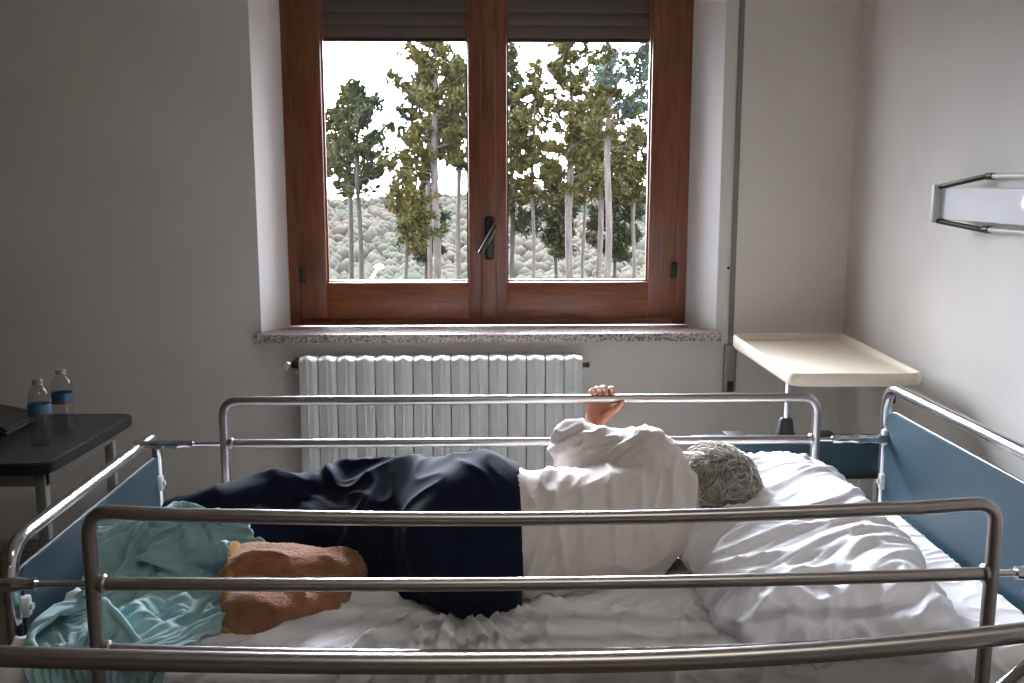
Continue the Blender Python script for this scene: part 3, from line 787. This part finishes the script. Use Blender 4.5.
b = bmesh.new(); tube(b, [(1.26, 2.93, .79), (1.26, 2.93, .865)], .012); box(b, 1.215, 1.30, 2.90, 2.96, .845, .86, .003)
box(b, .94, 1.30, 2.99, 3.05, .848, .860, .002); obj('tray_bracket', b, M['dark_metal'], cab)
TP = [(.915, 2.845), (1.318, 2.835), (1.352, 3.60), (.925, 3.60)]
b = bmesh.new()
outer = roundpoly(TP, .045, 7); cx, cy = 1.13, 3.22
def inset(k): return [(x+(cx-x)*k*1.6 if 1 else 0, y+(cy-y)*k) for x, y in outer]
rings = [(inset(.02), .858), (inset(.0), .868), (inset(0), .892), (inset(.012), .899), (inset(.03), .898), (inset(.042), .886), (inset(.06), .883)]
vr_ = [[b.verts.new((x, y, z+(.008 if (y > 3.5 and z > .89) else 0))) for x, y in pl2] for pl2, z in rings]
N = len(outer)
for a, c in zip(vr_, vr_[1:]):
    for k in range(N): b.faces.new((a[k], a[(k+1) % N], c[(k+1) % N], c[k]))
b.faces.new(vr_[0][::-1]); b.faces.new(vr_[-1])
tag(obj('tray', b, M['cream'], cab, angle=50), 'cream plastic overbed tray with raised rim')

# ------------------------------------------------------------------ side table at the left with bottles
tb = thing('side_table', 'dark-topped metal side table against the dim left end of the window wall', 'table')
TZ = .730
b = bmesh.new(); poly = roundpoly([(-2.0, 2.535), (-1.155, 2.535), (-1.125, 3.11), (-2.0, 3.11)], .05, 6); prism(b, poly, TZ-.006, TZ); obj('table_top', b, M['tabletop'], tb)
b = bmesh.new(); prism(b, roundpoly([(-2.006, 2.529), (-1.149, 2.529), (-1.119, 3.116), (-2.006, 3.116)], .054, 6), TZ-.032, TZ-.004); obj('table_edge', b, M['black'], tb)
b = bmesh.new()
box(b, -1.19, -1.172, 2.57, 3.07, TZ-.075, TZ-.032, .003); box(b, -1.97, -1.172, 2.57, 2.59, TZ-.075, TZ-.032, .003); box(b, -1.97, -1.172, 3.05, 3.07, TZ-.075, TZ-.032, .003)
obj('apron', b, M['legsteel'], tb)
for x in (-1.188, -1.96):
    for y in (2.578, 3.062):
        b = bmesh.new(); box(b, x-.014, x+.014, y-.014, y+.014, 0, TZ-.032, .003); obj('leg', b, M['legsteel'], tb)
def bottle(lbl, loc):
    t = thing('water_bottle', lbl, 'bottle', 'water bottles on the side table'); t.location = loc
    b = bmesh.new(); lathe(b, [(0, .003), (.022, 0), (.029, .004), (.030, .02), (.028, .03), (.030, .04), (.028, .052), (.030, .064), (.0285, .076), (.030, .088), (.030, .118), (.028, .124), (.030, .132), (.026, .15), (.015, .168), (.0125, .172), (.0125, .178)], n=24, cap=False)
    obj('bottle_body', b, M['bottle'], t)
    b = bmesh.new(); lathe(b, [(.0305, .090), (.0305, .117)], cap=False, n=24); lb = obj('label', b, M['bluelabel'], t)
    b = bmesh.new(); lathe(b, [(.0308, .086), (.0308, .091)], cap=False, n=24); tag(obj('label_stripe', b, M['redlabel'], lb), 'dull red stripe')
    b = bmesh.new(); lathe(b, [(.0135, .172), (.0142, .174), (.0142, .184), (.012, .187), (0, .187)], n=20); obj('cap', b, M['cap'], t)
    return t
bottle('clear water bottle in front, nearer the table edge facing the bed foot', (-1.252, 2.735, TZ))
bottle('clear water bottle standing behind the other one, closer to the wall', (-1.252, 2.888, TZ))
b = bmesh.new()
bag = [(-1.75, .0), (-1.40, .0), (-1.375, .012), (-1.40, .035), (-1.52, .062), (-1.75, .07)]
a = [b.verts.new((x, 2.80, TZ+z)) for x, z in bag]; c = [b.verts.new((x, 3.02, TZ+z)) for x, z in bag]
b.faces.new(a[::-1]); b.faces.new(c)
for i in range(len(bag)): b.faces.new((a[i], a[(i+1) % 6], c[(i+1) % 6], c[i]))
bmesh.ops.bevel(b, geom=list(b.edges), offset=.01, segments=3, affect='EDGES')
tag(obj('black_pouch', b, M['black']), 'flat black pouch on the dark side table left of the bottles', 'pouch')

# ------------------------------------------------------------------ rail of the neighbouring bed, right in front of the camera
nb = thing('bed_rail', 'close grey metal rail of a second bed crossing the foreground', 'rail')
b = bmesh.new()
zs = lambda x: .808+(.035*((x-.12)/.62)**2 if x > .12 else .021*((x-.12)/.77)**2)
xs = [-.84+1.78*k/40 for k in range(41)]
tube(b, fillet([(-.86, 1.25, .0), (-.86, 1.25, .835), (-.75, 1.25, zs(-.75))], .04)+[(x, 1.25, zs(x)) for x in xs if -.72 < x < .86]+fillet([(.87, 1.25, zs(.87)), (.98, 1.25, .868), (.98, 1.25, .0)], .04), .0142, 18)
obj('top_bar', b, M['steel'], nb)
b = bmesh.new(); tube(b, fillet([(.668, 1.20, .60), (.668, 1.20, .765), (.80, 1.20, .888), (.97, 1.225, .85)], .04), .012, 14); obj('end_tube', b, M['chrome'], nb)
b = bmesh.new(); tube(b, [(-.86, 1.25, .45), (.98, 1.25, .45)], .012); obj('lower_bar', b, M['steel'], nb)
b = bmesh.new(); tube(b, fillet([(.668, 1.20, .61), (.668, 1.215, .45), (.668, 1.25, .45)], .02), .009); obj('end_tube_bracket', b, M['steel'], nb)

# ------------------------------------------------------------------ outside: slope, hill, pines
def terrain(name, x0, x1, y0, y1, nx, ny, fz, m, label):
    X, Y = np.meshgrid(np.linspace(x0, x1, nx), np.linspace(y0, y1, ny)); Z = fz(X, Y)
    V = np.stack([X, Y, Z], -1).reshape(-1, 3); i = np.arange((ny-1)*nx).reshape(ny-1, nx)[:, :-1].ravel()
    o = mesh_np(name, V, np.stack([i, i+1, i+nx+1, i+nx], 1), m); return tag(o, label, None, None, 'structure')
def zg(X, Y): 
    return -4.6-.02*(Y-30)+.35*noise(np.stack([X*.12, Y*.12, 0*X], -1))
def zh(X, Y):
    t = np.clip((Y-70)/190, 0, 1)
    return -6.2-.01*(Y-70)+t*(7.0+2.0*noise(np.stack([X*.012, 0*X, 0*X+4], -1))+.05*X)+t*1.6*fbm(np.stack([X*.05, Y*.05, 0*X], -1), 4)
terrain('ground', -40, 60, 4.4, 72, 100, 80, zg, M['ground'], 'dry ground sloping away below the pines')
terrain('hillside', -160, 200, 68, 260, 160, 100, zh, M['hill'], 'wooded hillside beyond the pines, coloured pale as if in haze')
# winter scrub on the hillside: nobody could count it
def scrub():
    rs = np.random.RandomState(11); bm_ = bmesh.new(); bmesh.ops.create_icosphere(bm_, subdivisions=1, radius=1); bm_.verts.ensure_lookup_table()
    sv = np.array([v.co[:] for v in bm_.verts]); sf = [[v.index for v in f.verts] for f in bm_.faces]; bm_.free(); V = []; F = []
    for k in range(10500):
        Y = 50+200*rs.rand()**1.3; X = (rs.rand()-.5)*.9*Y+.02*Y; z = float(zh(np.array(X), np.array(Y))) if Y > 68 else float(zg(np.array(X), np.array(Y)))
        s = rs.uniform(.22, .62)*(1+Y/170); p = sv*(1+.45*noise(sv*2.2+k*3.7)[:, None]+.2*noise(sv*6+k*1.3)[:, None])*np.array([s, s, s*rs.uniform(.6, 1.5)])
        i = len(V)*len(sv); V.append(p+np.array([X, Y, z+s*.3])); F += [[q+i for q in f] for f in sf]
    return np.concatenate(V), np.array(F)
v, f = scrub(); o = mesh_np('hillside_scrub', v, f, M['shrub']); tag(o, 'scrub and bushes covering the far hillside, coloured pale as if in haze', 'scrub', None, 'stuff')

def at(px, py, Y):
    cp, sp, cy, sy = math.cos(PITCH), math.sin(PITCH), math.cos(YAW), math.sin(YAW)
    fw = Vector((sy*cp, cy*cp, -sp)); rt = Vector((cy, -sy, 0)); dn = fw.cross(rt)
    d = fw+rt*((px-512)/FPX)+dn*((py-341.5)/FPX); t = Y/d.y
    return Vector((0, 0, 1.45))+d*t

def pine(label, px, Y, y_top, y_crown, w_px, halfw_px, fol, bark, seed, dens=1.0, droop=0.0, cat_name='pine_tree', lean=0, group='pines outside the window'):
    """px: trunk, y_top / y_crown: crown extent as seen, all turned into real metres at distance Y"""
    rs = np.random.RandomState(seed)
    p = at(px, 282, Y); X = p.x; zt = at(px, y_top, Y).z; zc = at(px, y_crown, Y).z; zb = float(zg(np.array(X), np.array(Y)))-.3
    rw = w_px*Y/FPX/2; cw = halfw_px*Y/FPX
    t = thing(cat_name, label, 'tree', group); t.location = (X, Y, zb)
    H = zt-zb
    b = bmesh.new(); n = 14
    pts = [(lean*(k/n)+.06*math.sin(k*.9+seed)*(k/n), .05*math.sin(k*1.3+seed), H*k/n) for k in range(n+1)]
    hc = zc-zb
    tube(b, pts, rw, 8, rs=[max(.02, rw*(1.1-.25*min(1, z/hc)) if z < hc else rw*.85*(1-(z-hc)/(H-hc+.01))+.015) for _, _, z in pts])
    V = []; F = []
    nb_ = int((20+(H-hc)*8)*dens); needles = []
    for k in range(nb_):
        u = (k+rs.rand())/nb_; hz = hc+(H-hc)*u**.95
        prof = (math.sin(min(1, u*.95+.16)*math.pi)**.6)*(1-.5*u)+.10
        L = cw*prof*(rs.uniform(.45, 1.0) if rs.rand() < .7 else rs.uniform(1.0, 1.45)); az = rs.rand()*6.283
        dirv = np.array([math.cos(az), math.sin(az), 0]); rise = (.55*u+.05-droop)*rs.uniform(.4, 1.3)
        f_ = hz/H; base = np.array([lean*f_, 0, hz]); P = []
        for s in range(5):
            q = s/4; P.append(base+dirv*L*q+np.array([0, 0, L*(rise*q+(.30-droop*.8)*q*q)]))
        tube(b, P, .03, 5, rs=[max(.009, rw*.20*(1-.8*s/4)) for s in range(5)])
        nc = max(3, int(L/.13*dens)+2)
        for c in range(nc):
            q = min(1, .35+.7*rs.rand()**.8); s = q*4; i = min(3, int(s)); cc = P[i]+(P[i+1]-P[i])*(s-i)
            off = rs.normal(size=3)*np.array([.15, .15, .06])*(.5+L*.3)
            needles.append((cc+off, dirv*.55+np.array([0, 0, .5-droop*2])))
    obj('trunk', b, bark, t, angle=60)
    sz = .0088*Y
    for cc, dv in needles:
        for q in range(20):
            a = rs.normal(size=3)*.75+dv; a /= np.linalg.norm(a); bb = np.cross(a, rs.normal(size=3)); bb /= np.linalg.norm(bb)+1e-9
            l = sz*rs.uniform(.5, 1.0); wd = l*.15; o_ = cc+rs.normal(size=3)*sz*.10; i = len(V)
            V += [o_-bb*wd*.6, o_+a*l*.5-bb*wd, o_+a*l, o_+a*l*.5+bb*wd]; F.append((i, i+1, i+2, i+3))
    mesh_np('foliage', np.array(V), np.array(F), fol, t, smooth=False)
    return t
nd, ndd, ce, bk, bp = M['needle'], M['needle_dark'], M['cedar'], M['bark'], M['bark_pale']
pine('thin pine at the far left of the left window pane', 352, 37, 90, 195, 5, 30, nd, bk, 1)
pine('thin pine beside the leftmost one, its trunk just to the right', 361, 29, 84, 200, 5, 32, ndd, bk, 2)
pine('tallest pine in the left pane with a thick pale trunk', 437, 28, 26, 185, 8, 46, nd, bp, 3, 1.3)
pine('slim pale trunk pressed against the tallest pine in the left pane', 430, 33, 60, 170, 5, 26, ndd, bp, 4)
pine('small leafy olive pine low in the left pane', 406, 26, 176, 252, 4, 27, nd, bk, 5, 1.2)
pine('slender pine at the right edge of the left pane', 459, 36, 60, 175, 5, 22, ndd, bp, 6)
pine('dark young pine behind the tallest pine of the left pane', 426, 40, 185, 262, 4, 22, ndd, bk, 7)
pine('dark pine at the left edge of the right pane', 512, 34, 48, 240, 5, 24, ndd, bk, 8)
pine('pine with a pale thin trunk, second from the left in the right pane', 533, 32, 66, 205, 4, 26, nd, bp, 9)
pine('short dark fir low between the pale trunks of the right pane', 556, 39.5, 178, 258, 4, 20, ndd, bk, 10, 1.2)
pine('tall pine reaching the top of the right pane, thick pale trunk', 569, 28, 24, 195, 8, 40, nd, bp, 11, 1.2)
pine('thin pine just right of the thick trunk in the right pane', 583, 34.5, 120, 205, 4, 24, nd, bp, 12)
pine('pine with the left one of two close pale trunks, right pane', 599, 30, 96, 200, 6, 30, nd, bp, 13)
pine('pine with the straight right one of two close pale trunks, right pane', 607, 25, 50, 150, 7, 36, nd, bp, 14)
pine('thin pine near the right edge of the right pane', 633, 32, 128, 205, 4, 26, nd, bp, 15)
pine('dark bushy pine behind the two close pale trunks', 614, 40, 150, 262, 4, 24, ndd, bk, 16, 1.2)
pine('dark blue-green cedar reaching in at the top right of the right pane', 672, 20, -60, 135, 9, 62, ce, bk, 17, 1.5, .25, 'cedar_tree', group=None)
sl_ = thing('street_lamp', 'small white street lamp seen low in the left window pane', 'lamp')
p = at(368, 284, 24); q = at(378, 268, 24); gz = float(zg(np.array(p.x), np.array(24.)))
b = bmesh.new(); tube(b, fillet([(p.x, 24, gz-.2), (p.x, 24, p.z), (q.x, 24, q.z)], .15), .035, 10); obj('lamp_post', b, M['clip'], sl_)
b = bmesh.new(); lathe(b, [(0, -.06), (.10, -.03), (.13, .02), (.09, .08), (0, .10)], (q.x+.03, 24, q.z), 14); obj('lamp_head', b, M['clip'], sl_)
